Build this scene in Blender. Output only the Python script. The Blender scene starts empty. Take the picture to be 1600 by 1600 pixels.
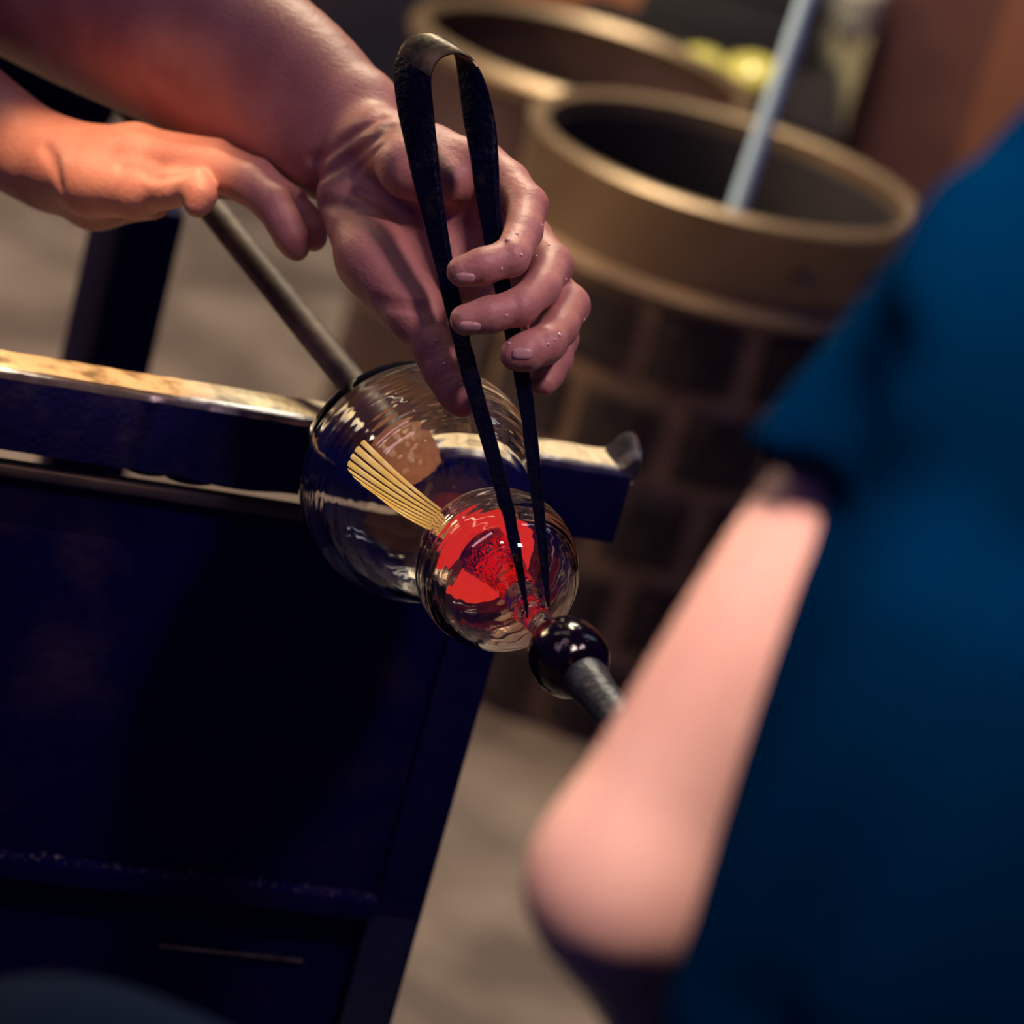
import bpy, bmesh, math, random
import numpy as np
from mathutils import Vector, Matrix

random.seed(7)
rng = np.random.default_rng(11)
scene = bpy.context.scene
col = scene.collection

# ------------------------------------------------------------------ camera
FPX = 5000.0                     # focal length in pixels of the 1600 px frame
PITCH, ROLL = math.radians(21.0), math.radians(15.5)
CAM = np.array([0.0, 0.0, 1.34])
_f = np.array([0, math.cos(PITCH), -math.sin(PITCH)])
_r0 = np.array([1.0, 0, 0]); _u0 = np.array([0, math.sin(PITCH), math.cos(PITCH)])
_R = math.cos(ROLL) * _r0 + math.sin(ROLL) * _u0
_U = -math.sin(ROLL) * _r0 + math.cos(ROLL) * _u0
cam_data = bpy.data.cameras.new('camera')
cam_data.sensor_fit = 'HORIZONTAL'; cam_data.sensor_width = 24.0
cam_data.lens = FPX / 1600.0 * 24.0
cam_data.clip_start = 0.05
cam_data.dof.use_dof = True
cam_data.dof.focus_distance = 1.50
cam_data.dof.aperture_fstop = (cam_data.lens / 1000.0) / 0.0185
cam = bpy.data.objects.new('camera', cam_data); col.objects.link(cam)
M = Matrix.Identity(4)
for i in range(3):
    M[i][0] = _R[i]; M[i][1] = _U[i]; M[i][2] = -_f[i]; M[i][3] = CAM[i]
cam.matrix_world = M
scene.camera = cam

# ------------------------------------------------------------------ world, lights, exposure
scene.view_settings.view_transform = 'Standard'
scene.view_settings.look = 'None'
scene.view_settings.exposure = 0.0
scene.view_settings.gamma = 1.0
scene.view_settings.use_curve_mapping = False
scene.cycles.use_denoising = True
scene.cycles.max_bounces = 14
scene.cycles.transmission_bounces = 14
scene.cycles.glossy_bounces = 8
scene.cycles.blur_glossy = 0.6
scene.cycles.sample_clamp_indirect = 6.0

world = bpy.data.worlds.new('world'); scene.world = world; world.use_nodes = True
world.node_tree.nodes['Background'].inputs[0].default_value = (0.005, 0.006, 0.09, 1)
world.node_tree.nodes['Background'].inputs[1].default_value = 1.0

def area_lamp(name, loc, target, size, power, color, size_y=None, spread=math.pi):
    d = bpy.data.lights.new(name, 'AREA'); d.energy = power; d.color = color
    d.size = size; d.spread = spread
    if size_y: d.shape = 'RECTANGLE'; d.size_y = size_y
    o = bpy.data.objects.new(name, d); col.objects.link(o)
    o.location = loc
    o.rotation_euler = (Vector(target) - Vector(loc)).to_track_quat('-Z', 'Y').to_euler()
    return o
area_lamp('ceiling_lamp_bench', (-0.50, 2.95, 2.45), (-0.1, 1.65, 0.8), 0.25, 32, (1.0, 0.80, 0.52), 0.9)
area_lamp('arm_fill_light', (-0.10, 0.45, 2.25), (0.105, 0.90, 1.07), 0.20, 1.15, (1.0, 0.78, 0.70), spread=math.radians(24))  # unseen light added to brighten the helper's arm
area_lamp('fist_fill_light', (0.42, 0.85, 2.20), (-0.015, 1.46, 0.91), 0.16, 0.19, (1.0, 0.66, 0.78), spread=math.radians(20))  # added fill that lifts the fist around the jacks
area_lamp('pink_fill_light', (-1.2, 0.7, 2.4), (0.0, 1.5, 0.85), 0.10, 2.6, (1.0, 0.62, 0.78), 1.2)  # pink fill from the side, an added light without a fixture
def spot_lamp(name, loc, target, power, color, deg, blend, radius):
    d = bpy.data.lights.new(name, 'SPOT'); d.energy = power; d.color = color
    d.spot_size = math.radians(deg); d.spot_blend = blend; d.shadow_soft_size = radius
    o = bpy.data.objects.new(name, d); col.objects.link(o); o.location = loc
    o.rotation_euler = (Vector(target) - Vector(loc)).to_track_quat('-Z', 'Y').to_euler()
spot_lamp('left_hand_fill_spot', (-0.36, 1.22, 2.35), (-0.258, 1.550, 0.832), 230, (1.0, 0.58, 0.28), 6.8, 0.5, 0.012)  # added narrow beam, shaped to light the left hand and spare the forearm
area_lamp('furnace_glow', (-1.7, 2.75, 1.25), (0.0, 3.1, 0.5), 0.4, 20, (1.0, 0.68, 0.40))
area_lamp('ceiling_lamp_back', (-0.75, 3.0, 2.4), (0.1, 3.2, 0.3), 0.35, 8, (1.0, 0.78, 0.48), 0.9)
area_lamp('streak_light_left', (-1.3, 1.9, 2.6), (-0.3, 1.6, 0.7), 0.05, 2.2, (1.0, 0.84, 0.60), 1.4)  # long thin light added for streak reflections in the bubbles
area_lamp('streak_light_right', (0.95, 2.3, 2.6), (0.1, 1.6, 0.7), 0.05, 1.6, (0.85, 0.92, 1.0), 1.4)  # its cooler counterpart, also added for streaks in the glass
area_lamp('ceiling_lamp_far', (-0.3, 3.65, 2.7), (0.0, 4.4, 0.1), 0.6, 50, (1.0, 0.90, 0.72))

# ------------------------------------------------------------------ helpers
def P(px, py, d):
    """world point seen at pixel (px, py) at depth d along the viewing axis"""
    return CAM + d * (_f + (px - 800.0) / FPX * _R + (800.0 - py) / FPX * _U)
def onz(px, py, z):
    v = _f + (px - 800.0) / FPX * _R + (800.0 - py) / FPX * _U
    return CAM + v * ((z - CAM[2]) / v[2])
def onplane(px, py, q, n):
    v = _f + (px - 800.0) / FPX * _R + (800.0 - py) / FPX * _U
    return CAM + v * (np.dot(q - CAM, n) / np.dot(v, n))

def tag(o, label=None, cat=None, group=None, kind=None):
    if label: o['label'] = label
    if cat: o['category'] = cat
    if group: o['group'] = group
    if kind: o['kind'] = kind
    return o
def empty(name, loc=(0, 0, 0), label=None, cat=None, group=None):
    o = bpy.data.objects.new(name, None); col.objects.link(o)
    o.location = Vector(loc); o.empty_display_size = 0.02
    return tag(o, label, cat, group)
def link(name, me, mats, parent=None, smooth=False):
    o = bpy.data.objects.new(name, me); col.objects.link(o)
    for m in (mats if isinstance(mats, (list, tuple)) else [mats]): me.materials.append(m)
    if smooth: me.polygons.foreach_set('use_smooth', [True] * len(me.polygons))
    if parent is not None:
        o.parent = parent
        o.matrix_parent_inverse = Matrix.Translation(-Vector(parent.location))
    return o
def mesh(name, verts, faces, mats, parent=None, smooth=False):
    me = bpy.data.meshes.new(name)
    me.from_pydata([tuple(map(float, v)) for v in verts], [], [tuple(int(i) for i in f) for f in faces])
    me.validate(); me.update()
    return link(name, me, mats, parent, smooth)
def from_bm(name, bm, mats, parent=None, smooth=False):
    bmesh.ops.recalc_face_normals(bm, faces=bm.faces)
    me = bpy.data.meshes.new(name); bm.to_mesh(me); bm.free()
    return link(name, me, mats, parent, smooth)
def auto_smooth(o, deg=40):
    me = o.data
    me.polygons.foreach_set('use_smooth', [True] * len(me.polygons))
    me.set_sharp_from_angle(angle=math.radians(deg))
    return o

def box_bm(o, ex, ey, ez, bev=0.0, bm=None):
    """box from corner o spanned by the vectors ex, ey, ez"""
    own = bm is None
    bm = bm or bmesh.new()
    o, ex, ey, ez = map(np.asarray, (o, ex, ey, ez))
    vs = [bm.verts.new(o + i * ex + j * ey + k * ez) for i in (0, 1) for j in (0, 1) for k in (0, 1)]
    fs = [bm.faces.new([vs[q] for q in f]) for f in ((0, 1, 3, 2), (4, 6, 7, 5), (0, 4, 5, 1), (2, 3, 7, 6), (0, 2, 6, 4), (1, 5, 7, 3))]
    if bev > 0:
        es = list({e for f in fs for e in f.edges})
        bmesh.ops.bevel(bm, geom=es, offset=bev, segments=2, profile=0.6, affect='EDGES')
    return bm

def frame_from(axis, hint=(0, 0, 1)):
    a = np.asarray(axis, float); a = a / np.linalg.norm(a)
    h = np.asarray(hint, float)
    if abs(np.dot(a, h)) > 0.95: h = np.array([1.0, 0, 0])
    u = np.cross(h, a); u /= np.linalg.norm(u)
    return a, u, np.cross(a, u)

def lathe(name, origin, axis, prof, mats, parent=None, n=48, smooth=True, hint=(0, 0, 1), jitter=0.0, matidx=None):
    """surface of revolution: prof = list of (s along axis, radius)"""
    a, u, v = frame_from(axis, hint); o = np.asarray(origin, float)
    vs, fs, rings = [], [], []
    for s, r in prof:
        if r < 1e-6:
            rings.append([len(vs)]); vs.append(o + a * s)
        else:
            rings.append(list(range(len(vs), len(vs) + n)))
            for i in range(n):
                t = 2 * math.pi * i / n
                rr = r * (1 + jitter * rng.normal())
                vs.append(o + a * s + rr * (math.cos(t) * u + math.sin(t) * v))
    for A, B in zip(rings, rings[1:]):
        for i in range(n):
            j = (i + 1) % n
            if len(A) == 1 and len(B) == 1: continue
            if len(A) == 1: fs.append((A[0], B[i], B[j]))
            elif len(B) == 1: fs.append((A[i], B[0], A[j]))
            else: fs.append((A[i], B[i], B[j], A[j]))
    ob = mesh(name, vs, fs, mats, parent, smooth)
    bm = bmesh.new(); bm.from_mesh(ob.data); bmesh.ops.recalc_face_normals(bm, faces=bm.faces); bm.to_mesh(ob.data); bm.free()
    if smooth: auto_smooth(ob, 50)
    return ob

def sweep(name, pts, sec, mats, parent=None, smooth=True, caps=True):
    """pts: list of (centre, axis1, axis2); sec: list of (a, b) multiplying axis1/axis2"""
    m = len(sec); vs = []; fs = []
    for c, a1, a2 in pts:
        for a, b in sec: vs.append(np.asarray(c) + a * np.asarray(a1) + b * np.asarray(a2))
    for k in range(len(pts) - 1):
        for i in range(m):
            j = (i + 1) % m
            fs.append((k * m + i, k * m + j, (k + 1) * m + j, (k + 1) * m + i))
    if caps:
        fs.append(tuple(range(m))[::-1]); fs.append(tuple(range((len(pts) - 1) * m, len(pts) * m)))
    ob = mesh(name, vs, fs, mats, parent, smooth)
    bm = bmesh.new(); bm.from_mesh(ob.data); bmesh.ops.recalc_face_normals(bm, faces=bm.faces); bm.to_mesh(ob.data); bm.free()
    if smooth: auto_smooth(ob, 45)
    return ob
def circ(n=12): return [(math.cos(2 * math.pi * i / n), math.sin(2 * math.pi * i / n)) for i in range(n)]
def spline(pts, n):
    """Catmull-Rom through rows of numbers, n samples in all"""
    p = np.asarray(pts, float); q = np.vstack([2 * p[0] - p[1], p, 2 * p[-1] - p[-2]])
    out = []
    for t in np.linspace(0, len(p) - 1, n):
        i = min(int(t), len(p) - 2); f = t - i
        a, b, c, d = q[i], q[i + 1], q[i + 2], q[i + 3]
        out.append(0.5 * (2 * b + (c - a) * f + (2 * a - 5 * b + 4 * c - d) * f * f + (3 * b - a - 3 * c + d) * f ** 3))
    return np.array(out)

# ------------------------------------------------------------------ implicit body modelling (signed distance grid -> surface nets)
class Field:
    def __init__(s, lo, hi, h):
        s.h = h; s.lo = np.asarray(lo, float)
        s.n = np.ceil((np.asarray(hi) - s.lo) / h).astype(int) + 1
        s.ax = [s.lo[i] + h * np.arange(s.n[i]) for i in range(3)]
        s.F = np.full(s.n, 0.05, np.float32)
    def sub(s, lo, hi):
        i0 = np.clip(np.floor((lo - s.lo) / s.h).astype(int), 0, s.n - 1)
        i1 = np.clip(np.ceil((hi - s.lo) / s.h).astype(int) + 1, 1, s.n)
        return tuple(slice(a, b) for a, b in zip(i0, i1))
    def grid(s, sl):
        return (s.ax[0][sl[0]][:, None, None].astype(np.float32), s.ax[1][sl[1]][None, :, None].astype(np.float32),
                s.ax[2][sl[2]][None, None, :].astype(np.float32))
    @staticmethod
    def smin(a, b, k):
        if k <= 0: return np.minimum(a, b)
        t = np.maximum(k - np.abs(a - b), 0) / k
        return np.minimum(a, b) - t * t * (k * 0.25)
    def caps(s, a, b, ra, rb, sl):
        X, Y, Z = s.grid(sl)
        ba = (b - a); L = max(float(ba @ ba), 1e-12)
        t = np.clip(((X - a[0]) * ba[0] + (Y - a[1]) * ba[1] + (Z - a[2]) * ba[2]) / L, 0, 1)
        dx = X - a[0] - t * ba[0]; dy = Y - a[1] - t * ba[1]; dz = Z - a[2] - t * ba[2]
        return np.sqrt(dx * dx + dy * dy + dz * dz) - (ra + t * (rb - ra))
    def chain(s, pts, k_in=0.004, k_out=0.006, cut=False):
        """pts: [(point, radius), ...] a tapering limb; blends into the rest with k_out"""
        if k_in >= 0.010 and len(pts) > 2:                 # long limbs: a smooth taper instead of straight pieces
            q = spline([tuple(p) + (r,) for p, r in pts], 6 * (len(pts) - 1) + 1)
            pts = [(v[:3], v[3]) for v in q]; k_in = 0.0
        pp = np.array([p for p, r in pts]); rr = np.array([r for p, r in pts])
        m = max(k_in, k_out) + 3 * s.h
        sl = s.sub((pp - rr[:, None]).min(0) - m, (pp + rr[:, None]).max(0) + m)
        G = None
        for (a, ra), (b, rb) in zip(pts, pts[1:]):
            d = s.caps(np.asarray(a), np.asarray(b), ra, rb, sl)
            G = d if G is None else s.smin(G, d, k_in)
        if cut: s.F[sl] = -s.smin(-s.F[sl], G, k_out)
        else: s.F[sl] = s.smin(s.F[sl], G, k_out)
        return s
    def halfspace(s, q, n, lo, hi):
        """keep only the side of the plane against n, within the box lo..hi"""
        sl = s.sub(np.asarray(lo), np.asarray(hi)); X, Y, Z = s.grid(sl)
        d = (X - q[0]) * n[0] + (Y - q[1]) * n[1] + (Z - q[2]) * n[2]
        s.F[sl] = np.maximum(s.F[sl], d)
    def at(s, p):
        g = (np.asarray(p) - s.lo) / s.h
        if np.any(g < 0) or np.any(g >= s.n - 1.001): return 0.05
        i = g.astype(int); f = g - i
        c = s.F[i[0]:i[0] + 2, i[1]:i[1] + 2, i[2]:i[2] + 2]
        c = c[0] * (1 - f[0]) + c[1] * f[0]; c = c[0] * (1 - f[1]) + c[1] * f[1]
        return float(c[0] * (1 - f[2]) + c[1] * f[2])
    def normal(s, p):
        e = s.h; g = np.array([s.at(p + e * v) - s.at(p - e * v) for v in np.eye(3)])
        return g / (np.linalg.norm(g) + 1e-9)
    def hit(s, px, py, d0, d1):
        """first point of the surface on the ray through a pixel between two depths"""
        d = d0
        while d < d1:
            v = s.at(P(px, py, d))
            if v < 0.0002: return P(px, py, d)
            d += min(0.0025, max(0.0002, v * 0.6))
        return None
    def mesh(s, smooth=2):
        F = s.F; n = F.shape
        inside = F < 0
        c = [F[i:n[0] - 1 + i, j:n[1] - 1 + j, k:n[2] - 1 + k] for i in (0, 1) for j in (0, 1) for k in (0, 1)]
        ins = [inside[i:n[0] - 1 + i, j:n[1] - 1 + j, k:n[2] - 1 + k] for i in (0, 1) for j in (0, 1) for k in (0, 1)]
        cnt = np.zeros(ins[0].shape, np.uint8)
        for q in ins: cnt += q
        act = (cnt > 0) & (cnt < 8)
        idx = np.argwhere(act); vid = np.full(act.shape, -1, np.int32); vid[act] = np.arange(len(idx))
        cv = np.stack([q[act] for q in c], 1)
        corner = np.array([(i, j, k) for i in (0, 1) for j in (0, 1) for k in (0, 1)], float)
        pos = np.zeros((len(idx), 3)); num = np.zeros(len(idx))
        for a in range(8):
            for b in range(a + 1, 8):
                if np.abs(corner[a] - corner[b]).sum() != 1: continue
                va, vb = cv[:, a], cv[:, b]; m = (va < 0) != (vb < 0)
                t = np.where(m, va / np.where(m, va - vb, 1), 0)
                pos += np.where(m[:, None], corner[a] + t[:, None] * (corner[b] - corner[a]), 0); num += m
        V = s.lo + s.h * (idx + pos / num[:, None])
        quads = []
        for ax in range(3):
            o1, o2 = (ax + 1) % 3, (ax + 2) % 3
            sl0 = [slice(1, -1)] * 3; sl1 = [slice(1, -1)] * 3
            sl0[ax] = slice(0, -1); sl1[ax] = slice(1, None)
            A, B = inside[tuple(sl0)], inside[tuple(sl1)]
            for flip in (0, 1):
                e = np.argwhere((A & ~B) if flip == 0 else (~A & B))
                if not len(e): continue
                for q in range(3):
                    if q != ax: e[:, q] += 1
                def vv(d1, d2):
                    z = e.copy(); z[:, o1] -= d1; z[:, o2] -= d2
                    return vid[z[:, 0], z[:, 1], z[:, 2]]
                ring = [vv(0, 0), vv(1, 0), vv(1, 1), vv(0, 1)]
                quads.append(np.stack(ring if flip == 0 else ring[::-1], 1))
        Q = np.concatenate(quads); Q = Q[(Q >= 0).all(1)]
        for _ in range(smooth):
            acc = np.zeros_like(V); w = np.zeros(len(V))
            for a in range(4):
                for b in ((a + 1) % 4, (a + 3) % 4):
                    np.add.at(acc, Q[:, a], V[Q[:, b]]); np.add.at(w, Q[:, a], 1)
            V = 0.5 * V + 0.5 * acc / np.maximum(w, 1)[:, None]
        return V, Q
def quick_mesh(name, parts, mats, parent=None):
    V = np.concatenate([v for v, q in parts]); off = 0; Qs = []
    for v, q in parts: Qs.append(q + off); off += len(v)
    Q = np.concatenate(Qs)
    me = bpy.data.meshes.new(name)
    me.vertices.add(len(V)); me.vertices.foreach_set('co', V.astype(np.float32).ravel())
    me.loops.add(Q.size); me.loops.foreach_set('vertex_index', Q.astype(np.int32).ravel())
    me.polygons.add(len(Q)); me.polygons.foreach_set('loop_start', (np.arange(len(Q)) * 4).astype(np.int32))
    me.polygons.foreach_set('loop_total', np.full(len(Q), 4, np.int32))
    me.update(calc_edges=True); me.validate()
    return link(name, me, mats, parent, True)
def bounds(chains, pad=0.02):
    pp = np.array([p for c in chains for p, r in c]); rr = np.array([r for c in chains for p, r in c])
    return (pp - rr[:, None]).min(0) - pad, (pp + rr[:, None]).max(0) + pad
def J(px, py, d, rpx):
    """a joint: pixel, depth, radius in pixels at that depth"""
    return (P(px, py, d), rpx * d / FPX)

# ------------------------------------------------------------------ materials
def mat(name, base, rough=0.5, metal=0.0, noise=None, bump=None, coat=0.0, **kw):
    """noise = (scale, colour2, low, high[, detail]); bump = (scale, strength, distance)"""
    m = bpy.data.materials.new(name); m.use_nodes = True
    nt = m.node_tree; b = nt.nodes['Principled BSDF']
    b.inputs['Base Color'].default_value = (*base, 1); b.inputs['Roughness'].default_value = rough
    b.inputs['Metallic'].default_value = metal; b.inputs['Coat Weight'].default_value = coat
    b.inputs['Coat Roughness'].default_value = 0.15
    for k, v in kw.items(): b.inputs[k].default_value = v
    tc = nt.nodes.new('ShaderNodeTexCoord')
    if noise:
        n = nt.nodes.new('ShaderNodeTexNoise'); n.inputs['Scale'].default_value = noise[0]
        n.inputs['Detail'].default_value = noise[4] if len(noise) > 4 else 5
        nt.links.new(tc.outputs['Object'], n.inputs['Vector'])
        r = nt.nodes.new('ShaderNodeValToRGB')
        r.color_ramp.elements[0].position = noise[2]; r.color_ramp.elements[1].position = noise[3]
        r.color_ramp.elements[0].color = (*base, 1); r.color_ramp.elements[1].color = (*noise[1], 1)
        nt.links.new(n.outputs['Fac'], r.inputs['Fac']); nt.links.new(r.outputs['Color'], b.inputs['Base Color'])
    if bump:
        n2 = nt.nodes.new('ShaderNodeTexNoise'); n2.inputs['Scale'].default_value = bump[0]; n2.inputs['Detail'].default_value = 6
        nt.links.new(tc.outputs['Object'], n2.inputs['Vector'])
        bp = nt.nodes.new('ShaderNodeBump'); bp.inputs['Strength'].default_value = bump[1]; bp.inputs['Distance'].default_value = bump[2]
        nt.links.new(n2.outputs['Fac'], bp.inputs['Height']); nt.links.new(bp.outputs['Normal'], b.inputs['Normal'])
    return m
def glass(name, color, rough=0.0, ior=1.48, bump=None, absorb=None):
    m = bpy.data.materials.new(name); m.use_nodes = True; nt = m.node_tree
    b = nt.nodes['Principled BSDF']
    b.inputs['Base Color'].default_value = (*color, 1); b.inputs['Roughness'].default_value = rough
    b.inputs['IOR'].default_value = ior; b.inputs['Transmission Weight'].default_value = 1.0
    if bump:
        tc = nt.nodes.new('ShaderNodeTexCoord'); n2 = nt.nodes.new('ShaderNodeTexNoise'); n2.inputs['Scale'].default_value = bump[0]
        nt.links.new(tc.outputs['Object'], n2.inputs['Vector'])
        bp = nt.nodes.new('ShaderNodeBump'); bp.inputs['Strength'].default_value = bump[1]; bp.inputs['Distance'].default_value = bump[2]
        nt.links.new(n2.outputs['Fac'], bp.inputs['Height']); nt.links.new(bp.outputs['Normal'], b.inputs['Normal'])
    if absorb:
        va = nt.nodes.new('ShaderNodeVolumeAbsorption'); va.inputs['Color'].default_value = (*absorb[0], 1); va.inputs['Density'].default_value = absorb[1]
        nt.links.new(va.outputs[0], nt.nodes['Material Output'].inputs['Volume'])
    return m

SKIN_A = mat('skin', (0.40, 0.17, 0.135), 0.50, noise=(30, (0.54, 0.26, 0.20), 0.35, 0.7), bump=(420, 0.55, 0.0007),
             **{'Subsurface Weight': 0.06, 'Subsurface Radius': (0.010, 0.004, 0.002), 'Subsurface Scale': 1.0})
SKIN_B = mat('skin_pale', (0.62, 0.33, 0.26), 0.5, noise=(20, (0.70, 0.40, 0.32), 0.35, 0.7), bump=(300, 0.2, 0.0005),
             **{'Subsurface Weight': 0.12, 'Subsurface Radius': (0.010, 0.004, 0.002)})
NAIL = mat('fingernail', (0.58, 0.33, 0.29), 0.3, coat=0.2)
STEEL_BLACK = mat('blackened_steel', (0.0004, 0.0006, 0.038), 0.7, 0.0, noise=(55, (0.008, 0.007, 0.038), 0.5, 0.78), bump=(240, 0.5, 0.0015), **{'Specular IOR Level': 0.10})
JACK_STEEL = mat('worn_jack_steel', (0.0006, 0.0008, 0.012), 0.42, 0.0, noise=(80, (0.012, 0.011, 0.012), 0.6, 0.75), bump=(330, 0.7, 0.0014), **{'Specular IOR Level': 0.10})
JACK_LIT = mat('lit_jack_steel', (0.15, 0.12, 0.07), 0.40, 0.8, noise=(70, (0.03, 0.026, 0.02), 0.38, 0.62), bump=(200, 0.4, 0.001))  # same steel as the blades, light on the loop put into its colour
RAIL_TOP = mat('rail_worn_top', (0.68, 0.56, 0.33), 0.45, 0.25, noise=(70, (0.20, 0.15, 0.08), 0.50, 0.70), bump=(150, 0.6, 0.0015))
RAIL_EDGE = mat('rail_rubbed_edge', (0.30, 0.29, 0.30), 0.3, 0.9, noise=(60, (0.10, 0.09, 0.11), 0.4, 0.7), bump=(200, 0.3, 0.0008))
PANEL = mat('sooty_panel', (0.0004, 0.0006, 0.040), 0.85, 0.0, noise=(14, (0.022, 0.014, 0.042), 0.54, 0.76, 8), bump=(90, 0.4, 0.002), **{'Specular IOR Level': 0.05})
PIPE = mat('blowpipe_steel', (0.17, 0.125, 0.105), 0.6, 0.15, noise=(45, (0.075, 0.055, 0.050), 0.4, 0.7), bump=(160, 0.5, 0.001))
PIPE_DARK = mat('punty_steel', (0.035, 0.042, 0.055), 0.45, 0.6, noise=(60, (0.10, 0.11, 0.12), 0.5, 0.75), bump=(130, 0.8, 0.002))
FLOOR = mat('concrete_floor', (0.118, 0.090, 0.080), 0.42, 0.0, noise=(5.0, (0.25, 0.20, 0.172), 0.40, 0.66, 6), bump=(40, 0.2, 0.003))
WALL = mat('brown_plaster', (0.10, 0.050, 0.045), 0.8, 0.0, noise=(1.5, (0.16, 0.075, 0.055), 0.4, 0.7))
WALL_DARK = mat('dark_plaster', (0.006, 0.005, 0.022), 0.9, 0.0, noise=(2.0, (0.035, 0.020, 0.026), 0.45, 0.75))
BRASS = mat('dull_brass', (0.36, 0.26, 0.16), 0.42, 0.7, noise=(6, (0.22, 0.15, 0.10), 0.4, 0.7), bump=(30, 0.2, 0.002))
DRUM_IN = mat('drum_inside', (0.012, 0.008, 0.014), 0.7, 0.0, noise=(5, (0.05, 0.03, 0.025), 0.5, 0.75))
BRICK = mat('dark_brick', (0.020, 0.013, 0.018), 0.9, 0.0, noise=(30, (0.050, 0.030, 0.026), 0.4, 0.7), bump=(80, 0.5, 0.004))
MORTAR = mat('mortar', (0.30, 0.20, 0.13), 0.9, 0.0, noise=(12, (0.17, 0.11, 0.075), 0.4, 0.7), bump=(60, 0.4, 0.004))
ROD = mat('polished_rod', (0.55, 0.78, 1.0), 0.4, 0.0)
SHIRT = mat('blue_jersey', (0.0, 0.010, 0.036), 0.95, 0.0, noise=(6, (0.0, 0.014, 0.045), 0.4, 0.7), bump=(700, 0.3, 0.0006), **{'Specular IOR Level': 0.0})
DENIM = mat('dark_denim', (0.001, 0.006, 0.020), 0.95, 0.0, noise=(300, (0.002, 0.009, 0.026), 0.4, 0.7), **{'Specular IOR Level': 0.05})
DARKCLOTH = mat('dark_work_cloth', (0.001, 0.001, 0.018), 0.95, 0.0, noise=(200, (0.002, 0.002, 0.026), 0.4, 0.7), **{'Specular IOR Level': 0.05})
HAIR = mat('dark_hair', (0.015, 0.010, 0.008), 0.6, bump=(200, 0.6, 0.003))
CLEAR = glass('clear_glass', (1.0, 0.99, 0.965), 0.0, 1.5, bump=(22, 0.25, 0.005))
CLEAR_WARM = glass('warm_clear_glass', (1.0, 0.87, 0.80), 0.0, 1.5, bump=(34, 0.14, 0.004))
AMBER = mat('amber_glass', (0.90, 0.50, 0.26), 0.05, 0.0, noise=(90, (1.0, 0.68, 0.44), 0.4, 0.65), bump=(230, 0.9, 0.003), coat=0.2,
            **{'Transmission Weight': 0.72, 'IOR': 1.42, 'Emission Color': (1.0, 0.40, 0.13, 1), 'Emission Strength': 0.06})  # emission stands in for light that hardly enters the bubble
CRIMSON = glass('crimson_glass', (0.90, 0.22, 0.22), 0.06, 1.45, bump=(130, 0.8, 0.004))
NECK = glass('neck_glass', (0.98, 0.93, 0.93), 0.02, 1.47, bump=(120, 0.6, 0.003))
RED = mat('self_lit_red_glass', (0.85, 0.030, 0.022), 0.18, 0.0, coat=0.6, noise=(60, (0.62, 0.014, 0.016), 0.45, 0.75),
          **{'Emission Color': (1.0, 0.045, 0.03, 1), 'Emission Strength': 0.6})  # emission replaces light that barely gets through the clear glass
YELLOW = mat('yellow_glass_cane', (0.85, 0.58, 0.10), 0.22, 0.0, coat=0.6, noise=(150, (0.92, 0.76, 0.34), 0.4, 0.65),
             **{'Emission Color': (1.0, 0.62, 0.14, 1), 'Emission Strength': 0.36})  # canes only reflect, their brightness is put in as emission
BLACKGLASS = mat('black_cherry_glass', (0.004, 0.001, 0.004), 0.12, 0.0, coat=0.1, bump=(60, 0.35, 0.004), **{'Specular IOR Level': 0.4})

# ================================================================== the setting
def slab(name, lo, hi, m, kind='structure'):
    lo, hi = np.array(lo, float), np.array(hi, float); e = hi - lo
    o = from_bm(name, box_bm(lo, (e[0], 0, 0), (0, e[1], 0), (0, 0, e[2])), m)
    return tag(o, kind=kind)
f_ = slab('floor', (-4, -1.5, -0.1), (4, 5.15, 0.0), FLOOR); tag(f_, 'stained grey brown concrete workshop floor', 'floor')
w_ = slab('wall_back', (-4, 5.05, 0.0), (4, 5.15, 3.0), WALL_DARK); tag(w_, 'dark plaster wall far behind the drums', 'wall')

# ================================================================== gaffer's bench
ZR = P(493, 655, 1.652)[2]
F0, F1 = onz(0, 578, ZR), onz(990, 737, ZR)
RD = (F1 - F0) / np.linalg.norm(F1 - F0); RN = np.array([-RD[1], RD[0], 0.0]); UZ = np.array([0, 0, 1.0])
bench = empty('glassblowing_bench', (F0[0], F0[1], 0), 'black steel glassblowing bench with worn flat rail and sooty side panel', 'bench')
RLEN = np.linalg.norm(F1 - F0)
def br(s, t, z):
    """bench coordinates: s along the rail from pixel column 0, t away from the camera, z height"""
    return np.array([F0[0], F0[1], 0]) + RD * s + RN * t + UZ * z
# rail: bevelled bar with a rubbed top
RW, RH = 0.031, 0.0425
sec, nseg = [], 90
vs, fs, mi = [], [], []
prof = [(0.0, -RH), (0.0, -0.0042), (0.0016, -0.0012), (0.0046, 0.0), (RW - 0.003, 0.0), (RW, -0.003), (RW, -RH)]
for k in range(nseg + 1):
    s = -0.35 + (RLEN + 0.35) * k / nseg
    j = rng.normal(0, 0.00016, (len(prof), 2))
    sag = 0.0012 * math.sin(s * 17) + 0.0008 * math.sin(s * 43 + 1)
    for q, (t, z) in enumerate(prof):
        low = 0.0
        if q in (0, 6): low = -0.0022 * max(0, math.sin(s * 60)) * (0.09 < s < 0.16)
        vs.append(br(s, t + (j[q, 0] if 0 < q < 6 else 0), ZR + z + j[q, 1] * (0 < q) + low + (sag * 0.12 if 0 < q < 6 else 0)))
np_ = len(prof)
for k in range(nseg):
    for q in range(np_):
        r = (q + 1) % np_
        fs.append((k * np_ + q, (k + 1) * np_ + q, (k + 1) * np_ + r, k * np_ + r))
        mi.append(0 if q in (0, 5, 6) else (2 if q in (1, 2) else 1))
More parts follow.
